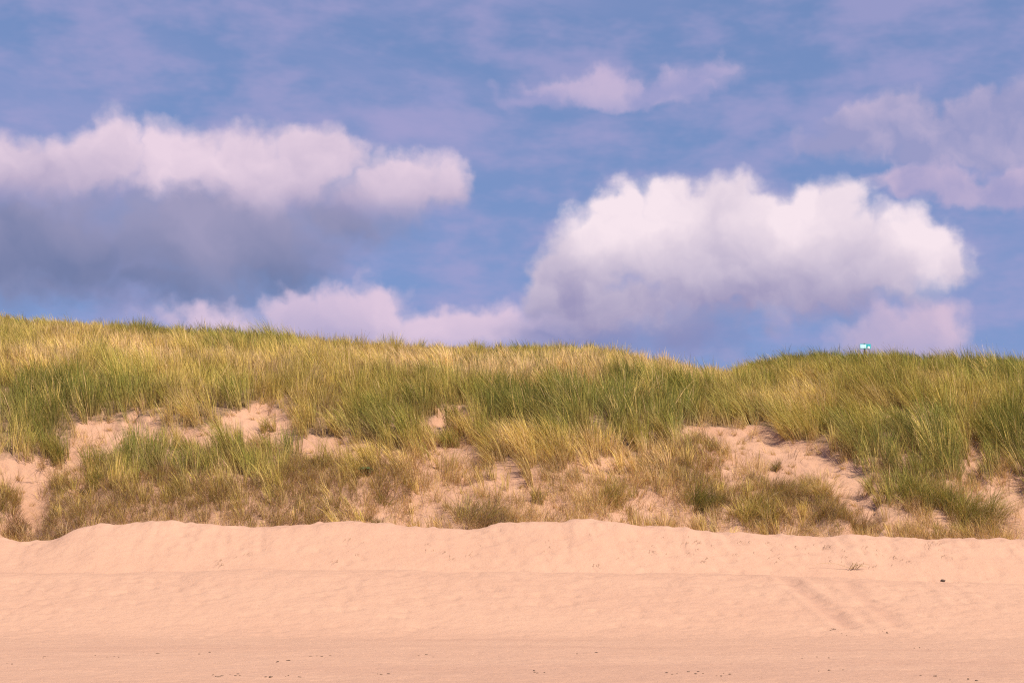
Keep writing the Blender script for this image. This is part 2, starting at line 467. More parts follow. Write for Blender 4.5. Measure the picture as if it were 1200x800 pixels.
def sand_material(name, c_a, c_b, c_wet_and_shade, bump=0.5):
    m, nt = new_mat(name)
    e = N(nt)
    geo = nt.nodes.new('ShaderNodeNewGeometry')
    p = geo.outputs['Position']
    big = e.noise(e.v('MULTIPLY', p, (.35, 1.0, 1.0)), 0.35, 4, .55)
    mid = e.noise(e.v('MULTIPLY', p, (.55, 1.0, 1.0)), 1.9, 5, .6)
    fine = e.noise(p, 60.0, 3, .6)
    col = e.mix(e.step(big, .32, .68), c_a, c_b)
    col = e.mix(e.m('MULTIPLY', e.step(mid, .52, .78), .35), col, c_wet_and_shade)
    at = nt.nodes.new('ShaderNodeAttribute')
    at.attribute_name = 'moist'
    col = e.mix(at.outputs['Fac'], col, c_wet_and_shade)  # damp patches, plus the shade painted into the track grooves
    lt = nt.nodes.new('ShaderNodeAttribute')
    lt.attribute_name = 'litter'
    thatch_shade_noise = e.noise(p, 9.0, 4, .65)
    col = e.mix(e.m('MULTIPLY', lt.outputs['Fac'], e.step(thatch_shade_noise, .30, .55)), col, (.15, .105, .06))  # litter brown, doubling as shade painted between the tufts
    hsv = e.mix(e.m('MULTIPLY', e.step(fine, .35, .7), .22), col, (c_wet_and_shade[0] * .8, c_wet_and_shade[1] * .8, c_wet_and_shade[2] * .8))
    b = nt.nodes.new('ShaderNodeBsdfPrincipled')
    b.inputs['Roughness'].default_value = 0.95
    b.inputs['Specular IOR Level'].default_value = 0.1
    nt.links.new(hsv, b.inputs['Base Color'])
    bn = nt.nodes.new('ShaderNodeBump')
    bn.inputs['Strength'].default_value = bump
    bn.inputs['Distance'].default_value = 0.10
    n1 = e.noise(e.v('MULTIPLY', p, (1.0, 1.0, 1.0)), 4.5, 6, .62)
    n2 = e.noise(e.v('MULTIPLY', p, (1.0, 1.0, 1.0)), 1.3, 3, .5)
    nt.links.new(e.m('MULTIPLY_ADD', n2, .8, n1), bn.inputs['Height'])
    nt.links.new(bn.outputs[0], b.inputs['Normal'])
    o = nt.nodes.new('ShaderNodeOutputMaterial')
    nt.links.new(b.outputs[0], o.inputs[0])
    return m


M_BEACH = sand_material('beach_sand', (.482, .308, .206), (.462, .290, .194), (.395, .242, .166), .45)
M_DUNE = sand_material('dune_sand', (.470, .295, .192), (.43, .262, .168), (.345, .205, .13), .8)


def grass_material(name, transl=.35):
    m, nt = new_mat(name)
    at = nt.nodes.new('ShaderNodeAttribute')
    at.attribute_name = 'tint'
    d = nt.nodes.new('ShaderNodeBsdfPrincipled')
    d.inputs['Roughness'].default_value = .55
    d.inputs['Specular IOR Level'].default_value = .25
    t = nt.nodes.new('ShaderNodeBsdfTranslucent')
    mx = nt.nodes.new('ShaderNodeMixShader')
    mx.inputs[0].default_value = transl
    nt.links.new(at.outputs['Color'], d.inputs['Base Color'])
    nt.links.new(at.outputs['Color'], t.inputs['Color'])
    nt.links.new(d.outputs[0], mx.inputs[1])
    nt.links.new(t.outputs[0], mx.inputs[2])
    o = nt.nodes.new('ShaderNodeOutputMaterial')
    nt.links.new(mx.outputs[0], o.inputs[0])
    return m


M_GRASS = grass_material('marram_blades', .22)


def simple_mat(name, c1, c2, scale=20, rough=.7, bump=.3):
    m, nt = new_mat(name)
    e = N(nt)
    tcn = nt.nodes.new('ShaderNodeTexCoord')
    n = e.noise(tcn.outputs['Object'], scale, 4, .6)
    b = nt.nodes.new('ShaderNodeBsdfPrincipled')
    b.inputs['Roughness'].default_value = rough
    nt.links.new(e.mix(e.step(n, .35, .65), c1, c2), b.inputs['Base Color'])
    bn = nt.nodes.new('ShaderNodeBump')
    bn.inputs['Strength'].default_value = bump
    bn.inputs['Distance'].default_value = .01
    nt.links.new(n, bn.inputs['Height'])
    nt.links.new(bn.outputs[0], b.inputs['Normal'])
    o = nt.nodes.new('ShaderNodeOutputMaterial')
    nt.links.new(b.outputs[0], o.inputs[0])
    return m


# ------------------------------------------------------------------ ground meshes
def axis(segs):
    out = []
    for a, b, n in segs:
        out.append(np.linspace(a, b, n, endpoint=False))
    return np.concatenate(out + [np.array([segs[-1][1]])])


XS = axis([(-900, -120, 14), (-120, -40, 80), (-40, 40, 860), (40, 120, 80), (120, 900, 14)])
# beach: from behind the camera to the dune foot
YS = axis([(-600, -20, 12), (-20, 18, 60), (18, 45, 200), (45, Y_FOOT, 210)])
XX, YY = np.meshgrid(XS, YS)
ZZ = height(XX, YY)
pxx, pyy = project(XX, YY, ZZ)
moist = np.zeros_like(ZZ)
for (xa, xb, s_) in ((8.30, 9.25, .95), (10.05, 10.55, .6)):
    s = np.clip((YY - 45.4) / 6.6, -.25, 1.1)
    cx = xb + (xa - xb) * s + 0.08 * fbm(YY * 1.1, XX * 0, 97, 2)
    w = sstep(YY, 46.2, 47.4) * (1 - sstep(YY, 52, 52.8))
    moist = np.maximum(moist, s_ * np.exp(-(((XX - cx) / .26) ** 2)) * w * (.5 + 1.6 * np.abs(fbm(YY * .8, XX * 1.2, 99, 3))).clip(0, 1))  # damp tone along the tracks, painted in to deepen their faint groove shading
moist = np.maximum(moist, .30 * sstep(fbm(XX * .12, YY * .5, 101, 4), .05, .45) * (1 - sstep(YY, 45, 47)))
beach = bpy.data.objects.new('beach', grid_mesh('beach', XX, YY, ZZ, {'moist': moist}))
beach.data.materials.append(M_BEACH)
tag(link(beach), 'smooth pale salmon sand beach with two banks below the dune', None, None, 'structure')

YD = axis([(Y_FOOT, 78, 230), (78, 106, 170), (106, 170, 60), (170, 1500, 20)])
XX, YY = np.meshgrid(XS, YD)
ZZ = height(XX, YY)
ZZ[0, :] = height(XX[0], YY[0])
moist = .5 * sstep(fbm(XX * 1.2, YY * .9, 111, 4), .05, .5)
pxx, pyy = project(XX, YY, ZZ)
litter = (1 - sstep(zone(pxx + 26 * fbm(XX * .7, YY * .7, 61, 3), pyy + 16 * fbm(XX * .7 + 40, YY * .7, 62, 3), BARE), .15, .5)) * (1 - .7 * sstep(pyy, 500, 560))  # dead litter under dense grass, also darkening the clefts as painted shade
dune = bpy.data.objects.new('dune', grid_mesh('dune', XX, YY, ZZ, {'moist': moist, 'litter': litter}))
dune.data.materials.append(M_DUNE)
tag(link(dune), 'long sand dune with slumped bare face under the grass', None, None, 'structure')


# ------------------------------------------------------------------ grass blades
def blades_mesh(name, root, h, lx, ly, bend, w, c0, c1, face):
    """each blade: three rungs and a tip, curving towards (lx, ly)"""
    n = len(h)
    ts = (0.0, .38, .72)
    V = np.empty((n, 7, 3), np.float32)
    C = np.ones((n, 7, 4), np.float32)
    wx, wy = np.cos(face), np.sin(face)

    def at(t):
        k = t * (1 - bend) + bend * t * t * 1.25
        hx, hy = lx * h * k, ly * h * k
        drop = np.hypot(lx, ly)
        up = h * (t - (0.16 * drop * drop + .42 * bend * drop) * t * t)
        return root[:, 0] + hx, root[:, 1] + hy, root[:, 2] + up
    for i, t in enumerate(ts):
        x, y, z = at(t)
        ww = w * (1 - .55 * t ** 1.6) * .5
        V[:, 2 * i, 0], V[:, 2 * i, 1], V[:, 2 * i, 2] = x - wx * ww, y - wy * ww, z
        V[:, 2 * i + 1, 0], V[:, 2 * i + 1, 1], V[:, 2 * i + 1, 2] = x + wx * ww, y + wy * ww, z
        cc = c0 + (c1 - c0) * min(1, t * 1.3)
        C[:, 2 * i, :3] = cc
        C[:, 2 * i + 1, :3] = cc
    x, y, z = at(1.0)
    V[:, 6, 0], V[:, 6, 1], V[:, 6, 2] = x, y, z
    C[:, 6, :3] = c1
    me = bpy.data.meshes.new(name)
    me.vertices.add(n * 7)
    me.vertices.foreach_set('co', V.reshape(-1))
    pat = np.array([0, 1, 3, 2, 2, 3, 5, 4, 4, 5, 6])
    L = (np.arange(n)[:, None] * 7 + pat[None, :]).reshape(-1).astype(np.int32)
    me.loops.add(len(L))
    me.loops.foreach_set('vertex_index', L)
    st = (np.arange(n)[:, None] * 11 + np.array([0, 4, 8])[None, :]).reshape(-1).astype(np.int32)
    me.polygons.add(n * 3)
    me.polygons.foreach_set('loop_start', st)
    a = me.attributes.new('tint', 'FLOAT_COLOR', 'POINT')
    a.data.foreach_set('color', C.reshape(-1))
    me.update(calc_edges=True)
    me.materials.append(M_GRASS)
    return me


PAL = {k: np.array(v) for k, v in dict(
    deep=(.140, .162, .024), green=(.285, .278, .048), olive=(.45, .362, .078), gold=(.64, .485, .135),
    straw=(.74, .535, .26), brown=(.40, .255, .140), grey=(.32, .235, .155)).items()}


def pick(w):
    """w: dict name -> weight array; a random palette colour per element"""
    names = list(w)
    W = np.stack([w[k] for k in names], -1)
    W = W / W.sum(-1, keepdims=True)
    r = rng.random(len(W))[:, None]
    idx = (np.cumsum(W, -1) < r).sum(-1).clip(0, len(names) - 1)
    P = np.stack([PAL[k] for k in names])
    return P[idx]


def scatter(n, x0, x1, y0, y1):
    return rng.uniform(x0, x1, n), rng.uniform(y0, y1, n)


def grow(name, tx, ty, tz, keep_n, tuft_r, th, lean, spread, bend, width, colf):
    """expand tufts to blades; all arguments are arrays per tuft"""
    rep = np.repeat(np.arange(len(tx)), keep_n)
    n = len(rep)
    ang = rng.uniform(0, 2 * math.pi, n)
    rad = tuft_r[rep] * np.sqrt(rng.random(n))
    bx, by = tx[rep] + np.cos(ang) * rad, ty[rep] + np.sin(ang) * rad
    bz = height(bx, by) - .03
    h = th[rep] * rng.uniform(.55, 1.12, n)
    sp = spread[rep] * rng.random(n) ** .7
    a2 = ang + rng.normal(0, .6, n)
    lx = lean[0][rep] + np.cos(a2) * sp
    ly = lean[1][rep] + np.sin(a2) * sp
    c0, c1 = colf(rep, n)
    j = rng.normal(1, .13, n)[:, None].clip(.6, 1.5)
    return blades_mesh(name, np.stack([bx, by, bz], -1), h, lx, ly, bend[rep] * rng.uniform(.5, 1.3, n), width[rep] * rng.uniform(.7, 1.25, n), c0 * j, c1 * j, rng.uniform(0, math.pi, n))


def masks(tx, ty):
    tz = height(tx, ty)
    px, py = project(tx, ty, tz)
    jx, jy = 26 * fbm(tx * .7, ty * .7, 61, 3), 16 * fbm(tx * .7 + 40, ty * .7, 62, 3)
    bare = zone(px + jx, py + jy, BARE)
    jx2, jy2 = 50 * fbm(tx * .4, ty * .3, 163, 3), 20 * fbm(tx * .4 + 40, ty * .3, 164, 3)
    return tz, px, py, bare, zone(px + jx2, py + jy2, GREEN), zone(px + jx2, py + jy2, GOLD), zone(px + jx, py + jy, SCRUB)


# --- the main sward
SIGN_Y = 93.0
SIGN_X = (1013.5 - 600) / FPX * SIGN_Y * 1.008
tx1, ty1 = scatter(24000, -31, 31, Y_FOOT + .2, 76)
tx2, ty2 = scatter(21000, -36, 36, 76, 92)
tx3, ty3 = scatter(13000, -40, 40, 92, 104)
tx, ty = np.concatenate([tx1, tx2, tx3]), np.concatenate([ty1, ty2, ty3])
tz, px, py, bare, grn, gld, scr = masks(tx, ty)
clump = fbm(tx * 1.1, ty * .8, 171, 3)
wd_, wx_, wy_, wh_ = worley(tx, ty, 1.15, 301)
keep = rng.random(len(tx)) < (1 - sstep(bare + .35 * clump, .42, .80)) * (1 - .45 * sstep(scr, .3, .8)) * (.70 + .7 * clump).clip(.25, 1) * (1.08 - .95 * sstep(wd_, .25, .75))
keep &= ~((np.abs(tx - SIGN_X) < .40) & (ty > SIGN_Y - 9) & (ty < SIGN_Y + .4) & (rng.random(len(tx)) < .93))
low = sstep(py, 535, 605)
keep &= rng.random(len(tx)) < 1 - .50 * low * (1 - sstep(grn, .2, .6))
tx, ty, tz, px, py, bare, grn, gld, scr, clump = (a[keep] for a in (tx, ty, tz, px, py, bare, grn, gld, scr, clump))
low = low[keep]
wd_, wx_, wy_, wh_ = (a[keep] for a in (wd_, wx_, wy_, wh_))
far = sstep(ty, 72, 98)
hump = sstep(px, 820, 930) * (1 - sstep(py, 470, 540))
big = fbm(tx * .16, ty * .16, 181, 3)
mid = fbm(tx * .55, ty * .38, 183, 3)
nb = (20 - 3 * far).astype(int)
edge = sstep(bare, .05, .45)
th = (1.28 - .58 * far + .30 * big + .45 * mid + .20 * grn - .08 * gld) * rng.uniform(.75, 1.18, len(tx)) * (1.18 - .55 * wd_ + .35 * (wh_ - .5)) * (1 - .42 * low) * (1 - .25 * edge)
wind = fbm(tx * .20, ty * .20, 191, 3)
gust = fbm(tx * .6, ty * .5, 193, 2)
lean = (-.14 - .20 * hump + .45 * wind + .30 * gust + rng.normal(0, .13, len(tx)), -.14 + .35 * fbm(tx * .3, ty * .3, 195, 2) + rng.normal(0, .10, len(tx)))
lean = (lean[0] + .38 * wx_ + .22 * (_hash((wh_ * 1e6).astype(np.int64), (wh_ * 7e5).astype(np.int64), 9) - .5), lean[1] + .30 * wy_)
lean = (lean[0] * (1 + .25 * far), lean[1])
bend = .60 + .25 * far
wid = .016 + .006 * far
tone = .95 * rng.normal(0, 1, len(tx)) + 2.2 * (wh_ - .5)
gscore = (grn * 1.05 - gld * .9 + .80 * big + .95 * mid + .10 - .50 * low - .12 * far - .25 * edge)
bright = (1 + .24 * tone).clip(.45, 1.5)


def sward_cols(rep, n):
    g = gscore[rep] + rng.normal(0, .10, n) + .28 * tone[rep]
    wd = dict(deep=np.exp(-((g - 1.20) / .34) ** 2) + .01, green=np.exp(-((g - .68) / .34) ** 2) + .03, olive=np.exp(-((g - .20) / .34) ** 2) + .06,
              gold=np.exp(-((g + .30) / .34) ** 2) + .05, straw=.7 * np.exp(-((g + .80) / .45) ** 2) + .025)
    c1 = pick(wd) * bright[rep][:, None]
    k0 = sstep(py[rep], 440, 520)[:, None]
    c0 = (.25 + .25 * k0) * PAL['straw'] * rng.uniform(.55, 1.0, n)[:, None] + .22 * PAL['brown'] + (.50 - .25 * k0) * c1  # straw and brown roots, darkened to paint shade into gaps between tufts
    return c0, c1


sw = bpy.data.objects.new('marram_grass', grow('marram_grass', tx, ty, tz, nb, np.full(len(tx), .11), th, lean, np.full(len(tx), .24), bend, wid, sward_cols))
tag(link(sw), 'tall windblown green and golden marram grass covering the dune', 'grass', None, 'stuff')

# --- dry stems and dead low scrub on the lower face
tx, ty = scatter(34000, -31, 31, Y_FOOT + .1, 72)
tz, px, py, bare, grn, gld, scr = masks(tx, ty)
low = sstep(py, 500, 570)
clump = fbm(tx * 1.3, ty * .8, 271, 3)
open_ = sstep(bare, .75, 1.0)
pk = np.maximum(.75 * sstep(scr, .15, .6) * (1 - sstep(bare, .70, .95)), (.16 + .80 * sstep(clump, -.12, .25)) * low * (1 - .9 * open_))
pk = np.maximum(pk, (.15 + .8 * sstep(clump, -.1, .25)) * sstep(bare, .05, .3) * (1 - sstep(bare, .7, .95)))
keep = rng.random(len(tx)) < pk
tx, ty, tz, px, py, scr, clump, bare = (a[keep] for a in (tx, ty, tz, px, py, scr, clump, bare))
sc = sstep(scr, .2, .7)
up = (rng.random(len(tx)) < .55 - .25 * sc)          # standing stalks, the rest hangs down the face
th = (.56 - .10 * sc + .3 * clump) * rng.uniform(.55, 1.3, len(tx)) * np.where(up, 1.0, 1.35)
droop = rng.random(len(tx))
flow = fbm(tx * .5, ty * .5, 275, 2)
lean = (.28 * rng.normal(0, 1, len(tx)) + .7 * flow, np.where(up, -.10 - .15 * droop, -.5 - .5 * droop))
bend = np.where(up, .35, .7)
tone = rng.normal(1, .18, len(tx)).clip(.55, 1.5)


def dry_cols(rep, n):
    o = np.ones(n)
    k = sc[rep]
    c1 = pick(dict(straw=o * (1.3 - .9 * k), gold=o * (.8 - .3 * k), brown=o * (.40 + .5 * k), grey=o * (.15 + .35 * k), olive=o * (.15 + .65 * k), green=o * .25 * k)) * tone[rep][:, None]
    return .7 * c1 + .3 * PAL['brown'], c1


dg = bpy.data.objects.new('dry_grass', grow('dry_grass', tx, ty, tz, (10 + 10 * sc).astype(int), np.full(len(tx), .15), th, lean, np.full(len(tx), .50), bend, np.full(len(tx), .010), dry_cols))
tag(link(dg), 'low dead brown grass and scrub hanging over the sandy dune face', 'dry grass', None, 'stuff')


# ------------------------------------------------------------------ single tussocks
def ground_at(px, py, y0=46.0, y1=104.0):
    """the point of the ground seen in that direction"""
    a, b = (px - 600) / FPX, (400 - py) / FPX
    Y = np.linspace(y0, y1, 2400)
    k = Y / (CP - b * SP)
    X, Z = a * k, EYE + (SP + b * CP) * k
    G = height(X, Y)
    hit = np.nonzero(G >= Z)[0]
    i = hit[0] if len(hit) else len(Y) - 1
    return float(X[i]), float(Y[i]), float(G[i])


def tussock_mesh(name, n, rad, h, lean, spread, bend, cols, dark0=.5, width=.014, slope=0.0):
    ang = rng.uniform(0, 2 * math.pi, n)
    r = rad * np.sqrt(rng.random(n))
    # several uneven shoots instead of one centre
    ns = max(3, n // 60)
    sx, sy = rng.normal(0, rad * .75, ns), rng.normal(0, rad * .45, ns)
    sh, slx = rng.uniform(.55, 1.15, ns), rng.normal(0, .22, ns)
    who = rng.integers(0, ns, n)
    x, y = sx[who] + np.cos(ang) * r * .45, sy[who] + np.sin(ang) * r * .40
    root = np.stack([x, y, slope * y - .05], -1)
    hh = h * sh[who] * rng.uniform(.45, 1.15, n)
    s = spread * rng.random(n) ** .6
    a2 = ang + rng.normal(0, .5, n)
    o = np.ones(n)
    c1 = pick({k: o * v for k, v in cols.items()}) * rng.normal(1, .12, n).clip(.6, 1.4)[:, None]
    c0 = dark0 * PAL['straw'] * .8 + (1 - dark0) * c1
    return blades_mesh(name, root, hh, lean[0] + slx[who] + np.cos(a2) * s, lean[1] + np.sin(a2) * s * .7 - .10, np.full(n, bend), np.full(n, width), c0, c1, rng.uniform(0, math.pi, n))


LIVE = dict(deep=.5, green=1.0, olive=.6, gold=.2)
MIXED = dict(green=.6, olive=.8, gold=.6, straw=.5)
PALE = dict(gold=1.0, straw=1.1, olive=.35)
DARK = dict(deep=1.2, green=.8, olive=.3)
DEAD = dict(brown=1.0, grey=.8, straw=.5, olive=.3)
TUSS = [  # px, py of the base, leaves, radius, height, lean, spread, bend, colours, dead skirt, label
    (566, 611, 420, .50, .75, (.35, -.35), .9, .7, dict(brown=.9, grey=.6, olive=.8, green=.35), 160, 'sprawling brown and green tussock flopped over the sand edge left of centre'),
    (970, 586, 300, .20, .85, (-.2, -.35), 1.0, .9, PALE, 60, 'pale straw fountain-shaped tussock on the bare slope at right'),
    (885, 606, 380, .42, .62, (-.1, -.25), .8, .7, dict(green=.6, olive=1, gold=.7, straw=.3), 160, 'rounded yellow-green tussock low on the dune foot below the right sand scar'),
    (822, 596, 300, .28, .80, (.35, -.4), .6, .7, DARK, 70, 'dark green tussock leaning down to the right beside the right sand scar'),
    (910, 552, 90, .14, .55, (-.2, -.2), .6, .6, dict(deep=.4, green=.6, brown=.6, grey=.5), 40, 'small dark tuft in the middle of the right sand scar'),
    (886, 562, 80, .13, .45, (-.4, -.3), .6, .6, dict(green=.6, brown=.6, grey=.6), 40, 'little grey-green tuft at the left side of the right sand scar'),
    (948, 569, 150, .20, .50, (-.5, -.2), .7, .7, DEAD, 60, 'brown dead tuft beside the pale fountain-shaped tussock'),
    (925, 583, 260, .30, .80, (.5, -.45), .5, .7, dict(brown=.8, olive=.5, straw=.5, deep=.4), 120, 'brown matted tussock streaming down to the right across the sand scar'),
    (1132, 606, 620, .50, 1.05, (.35, -.25), .8, .8, LIVE, 200, 'largest green tussock bulging beside the sandy gully at far right'),
    (1075, 590, 420, .40, .95, (.05, -.2), .65, .7, LIVE, 160, 'broad green tussock to the left of the largest one at far right'),
    (1108, 627, 90, .12, .50, (-.05, -.25), .4, .5, dict(green=1, olive=.8, straw=.3), 30, 'narrow green tuft right at the sand line at far right'),
    (541, 507, 200, .22, .80, (.0, -.2), .6, .8, PALE, 50, 'straw-coloured tussock in the sandy notch at centre'),
    (525, 523, 150, .18, .60, (-.2, -.2), .6, .7, LIVE, 50, 'small green tussock under the sandy notch at centre'),
    (66, 537, 260, .25, .85, (-.1, -.2), .4, .5, LIVE, 60, 'bright green tussock hanging at the head of the left gully'),
    (312, 507, 120, .17, .55, (-.1, -.1), .5, .5, MIXED, 40, 'lone tuft in the bare sand band on the left'),
    (630, 589, 100, .12, .55, (.05, -.25), .4, .5, dict(green=.8, olive=.8, brown=.4), 40, 'thin green tuft on the sandy foot at centre'),
    (716, 588, 240, .24, .75, (.1, -.3), .5, .6, MIXED, 110, 'ragged yellow-green tussock on the sandy foot right of centre'),
    (1002, 622, 220, .26, .70, (.2, -.5), .5, .7, DEAD, 120, 'dry brown tussock trailing to the sand line right of the scar'),
    (446, 590, 200, .25, .50, (.2, -.35), .6, .7, dict(green=.5, olive=.7, brown=.8), 90, 'dull green tussock on the sandy foot below the leafy plants'),
    (436, 612, 120, .24, .30, (.3, -.4), .9, .8, dict(green=.6, brown=.7, grey=.5), 50, 'flattened tuft half buried at the sand line left of centre'),
    (112, 565, 200, .22, .55, (.1, -.2), .5, .6, dict(green=.9, olive=.9, gold=.3), 60, 'bright tuft on the shoulder to the right of the left gully'),
    (120, 548, 260, .26, .65, (-.15, -.15), .5, .6, LIVE, 40, 'green tussock at the left end of the grassy terrace'),
    (14, 622, 260, .40, .50, (.1, -.5), .7, .8, DEAD, 120, 'dark dead mound to the left of the gully mouth'),
    (64, 626, 300, .42, .50, (-.2, -.5), .7, .8, DEAD, 140, 'dark dead mound to the right of the gully mouth'),
]
for (qx, qy, n, rad, h, ln, sprd, bd, cols, ndead, lab) in TUSS:
    gx, gy, gz = ground_at(qx, qy)
    root = bpy.data.objects.new('grass_tussock', None)
    root.empty_display_size = .2
    root.location = (gx, gy, gz)
    tag(link(root), lab, 'grass tussock', 'single tussocks on the sandy dune face')
    sl = float((height(gx, gy + .4) - height(gx, gy - .4)) / .8)
    lv = bpy.data.objects.new('leaves', tussock_mesh('leaves', int(n * 1.9), rad * 1.35, h * 1.35, ln, sprd, bd, cols, slope=sl))
    lv.parent = root
    link(lv)
    dd = bpy.data.objects.new('dead_leaves', tussock_mesh('dead_leaves', int(ndead * 1.8), rad * 1.45, h * .85, (ln[0], ln[1] - .6), .8, .9, DEAD, slope=sl))
    dd.parent = root
    link(dd)

# small dry tufts dotted over bare sand: copies of a few meshes
tuft_meshes = [tussock_mesh('dry_tuft', 34, .10, .38, (rng.normal(0, .3), -.35), .7, .7, dict(straw=1, gold=.7, brown=.5, olive=.3), slope=.6) for _ in range(6)]
cx, cy = scatter(4000, -30, 30, Y_FOOT + .4, 71)
tz, px, py, bare, grn, gld, scr = masks(cx, cy)
ok = np.nonzero((bare > .62) & (px > 5) & (px < 1195) & (rng.random(len(cx)) < .6))[0][:130]
first = None
for i in ok:
    me = tuft_meshes[int(rng.integers(6))]
    if first is None:
        o = first = bpy.data.objects.new('dry_tuft', me)
    else:
        o = first.copy()
        o.data = me
    o.location = (cx[i], cy[i], tz[i])
    o.rotation_euler = (0, 0, rng.uniform(-.5, .5))
    s = rng.uniform(.6, 1.3)
    o.scale = (s, s, s)
    link(o)
    tag(o, 'small dry straw tuft rooted in bare sand of the dune face', 'grass tuft', 'small dry tufts dotted over the bare dune sand')

# ------------------------------------------------------------------ dead stubs and roots poking out of the upper bank
stub_m = simple_mat('dead_stub', (.20, .125, .07), (.34, .22, .12), 30, .9)


def twig_mesh(name, pts_list, r0, mat):
    bm = bmesh.new()
    for pts in pts_list:
        rings = []
        for k, p in enumerate(pts):
            r = r0 * (1 - .75 * k / (len(pts) - 1))
            rings.append([bm.verts.new((p[0] + r * math.cos(a), p[1] + r * math.sin(a) * .7, p[2] + r * math.sin(a) * .7)) for a in (0, 2.1, 4.2)])
        for A, B in zip(rings[:-1], rings[1:]):
            for q in range(3):
                bm.faces.new((A[q], A[(q + 1) % 3], B[(q + 1) % 3], B[q]))
    me = bpy.data.meshes.new(name)
    bm.to_mesh(me)
    bm.free()
    me.materials.append(mat)
    return me


random.seed(4)


def stub_pts(n, L, dx=0.0):
    out = []
    for _ in range(n):
        x, y = random.uniform(-.10, .10), random.uniform(-.04, .04)
        l = L * random.uniform(.5, 1.2)
        a = random.uniform(-.5, .5) + dx
        out.append([(x, y, -.05), (x + a * l * .2, y - .02, l * .25), (x + a * l * .4, y - .05 - l * .4, l * .14), (x + a * l * .6, y - .08 - l * .9, -l * .30)])
    return out


stubs = [twig_mesh('dead_stub', stub_pts(random.randint(1, 3), random.uniform(.14, .24)), .007, stub_m) for _ in range(6)]
SPOTS = [(416, 638, 5, 14), (534, 650, 6, 16), (262, 660, 4, 16), (275, 648, 3, 14), (790, 640, 8, 14), (815, 650, 8, 14), (918, 646, 10, 14), (960, 644, 10, 12), (984, 652, 6, 12), (1030, 648, 8, 14), (1060, 655, 6, 14), (1092, 648, 7, 10), (1110, 655, 4, 10), (870, 640, 5, 24), (640, 640, 4, 40), (480, 640, 4, 30), (735, 645, 4, 30)]
first = None
for (qx, qy, n, spx) in SPOTS:
    for _ in range(n):
        g = ground_at(qx + random.gauss(0, spx * .9), qy + random.gauss(0, 7))
        me = random.choice(stubs)
        if first is None:
            o = first = bpy.data.objects.new('dead_grass_stub', me)
        else:
            o = first.copy()
            o.data = me
        o.location = g
        o.rotation_euler = (0, 0, random.uniform(-.7, .7))
        s = random.uniform(.6, 1.15)
        o.scale = (s, s, s)
        link(o)
        tag(o, 'dead grass stub poking out of the upper sand bank', 'grass stub', 'dead stubs poking out of the upper sand bank')

# driftwood tangle at the foot of the upper bank
dw_m = simple_mat('weathered_twig', (.20, .13, .06), (.40, .27, .12), 25, .9)
g = ground_at(1001, 668)
root = bpy.data.objects.new('twig_tangle', None)
root.location = g
tag(link(root), 'brown tangle of dry twigs lying at the foot of the upper bank', 'twigs')
tw = []
for k in range(13):
    a = random.uniform(-2.6, -.2) if k % 2 else random.uniform(.1, 1.2)
    l = random.uniform(.25, .6)
    x0, z0 = random.uniform(-.15, .15), random.uniform(0, .06)
    tw.append([(x0, random.uniform(-.1, .1), z0), (x0 + .4 * l * math.cos(a), -.05, z0 + .12 + .2 * l * abs(math.sin(a))), (x0 + l * math.cos(a), random.uniform(-.2, .1), z0 + .05 + .5 * l * max(0, math.sin(a)))])
o = bpy.data.objects.new('twigs', twig_mesh('twigs', tw, .011, dw_m))
o.parent = root
link(o)
st = bpy.data.objects.new('long_stem', twig_mesh('long_stem', [[(-.1, 0, .05), (-.55, 0, .20), (-1.0, .05, .22), (-1.35, .08, .14)]], .013, dw_m))
st.parent = root
link(st)


def pebble_mesh(name, r, mat, seed, flat=.6):
    bm = bmesh.new()
    bmesh.ops.create_icosphere(bm, subdivisions=2, radius=r)
    rr = random.Random(seed)
    for v in bm.verts:
        k = 1 + rr.uniform(-.16, .16)
        v.co.x *= k * 1.25
        v.co.y *= k
        v.co.z *= k * flat
    me = bpy.data.meshes.new(name)
    bm.to_mesh(me)
    bm.free()
    me.polygons.foreach_set('use_smooth', np.ones(len(me.polygons), dtype=bool))
    me.materials.append(mat)
    return me


peat_m = simple_mat('dark_peat', (.045, .032, .024), (.10, .068, .045), 18, .95, .6)
g = ground_at(1105, 681)
lump = bpy.data.objects.new('peat_lump', pebble_mesh('peat_lump', .062, peat_m, 3, .75))
lump.location = (g[0], g[1], g[2] + .02)
tag(link(lump), 'single dark brown lump sitting on the crest of the lower sand ridge', 'lump')

bit_m = simple_mat('washed_up_bits', (.09, .06, .04), (.20, .135, .085), 18, .95, .6)
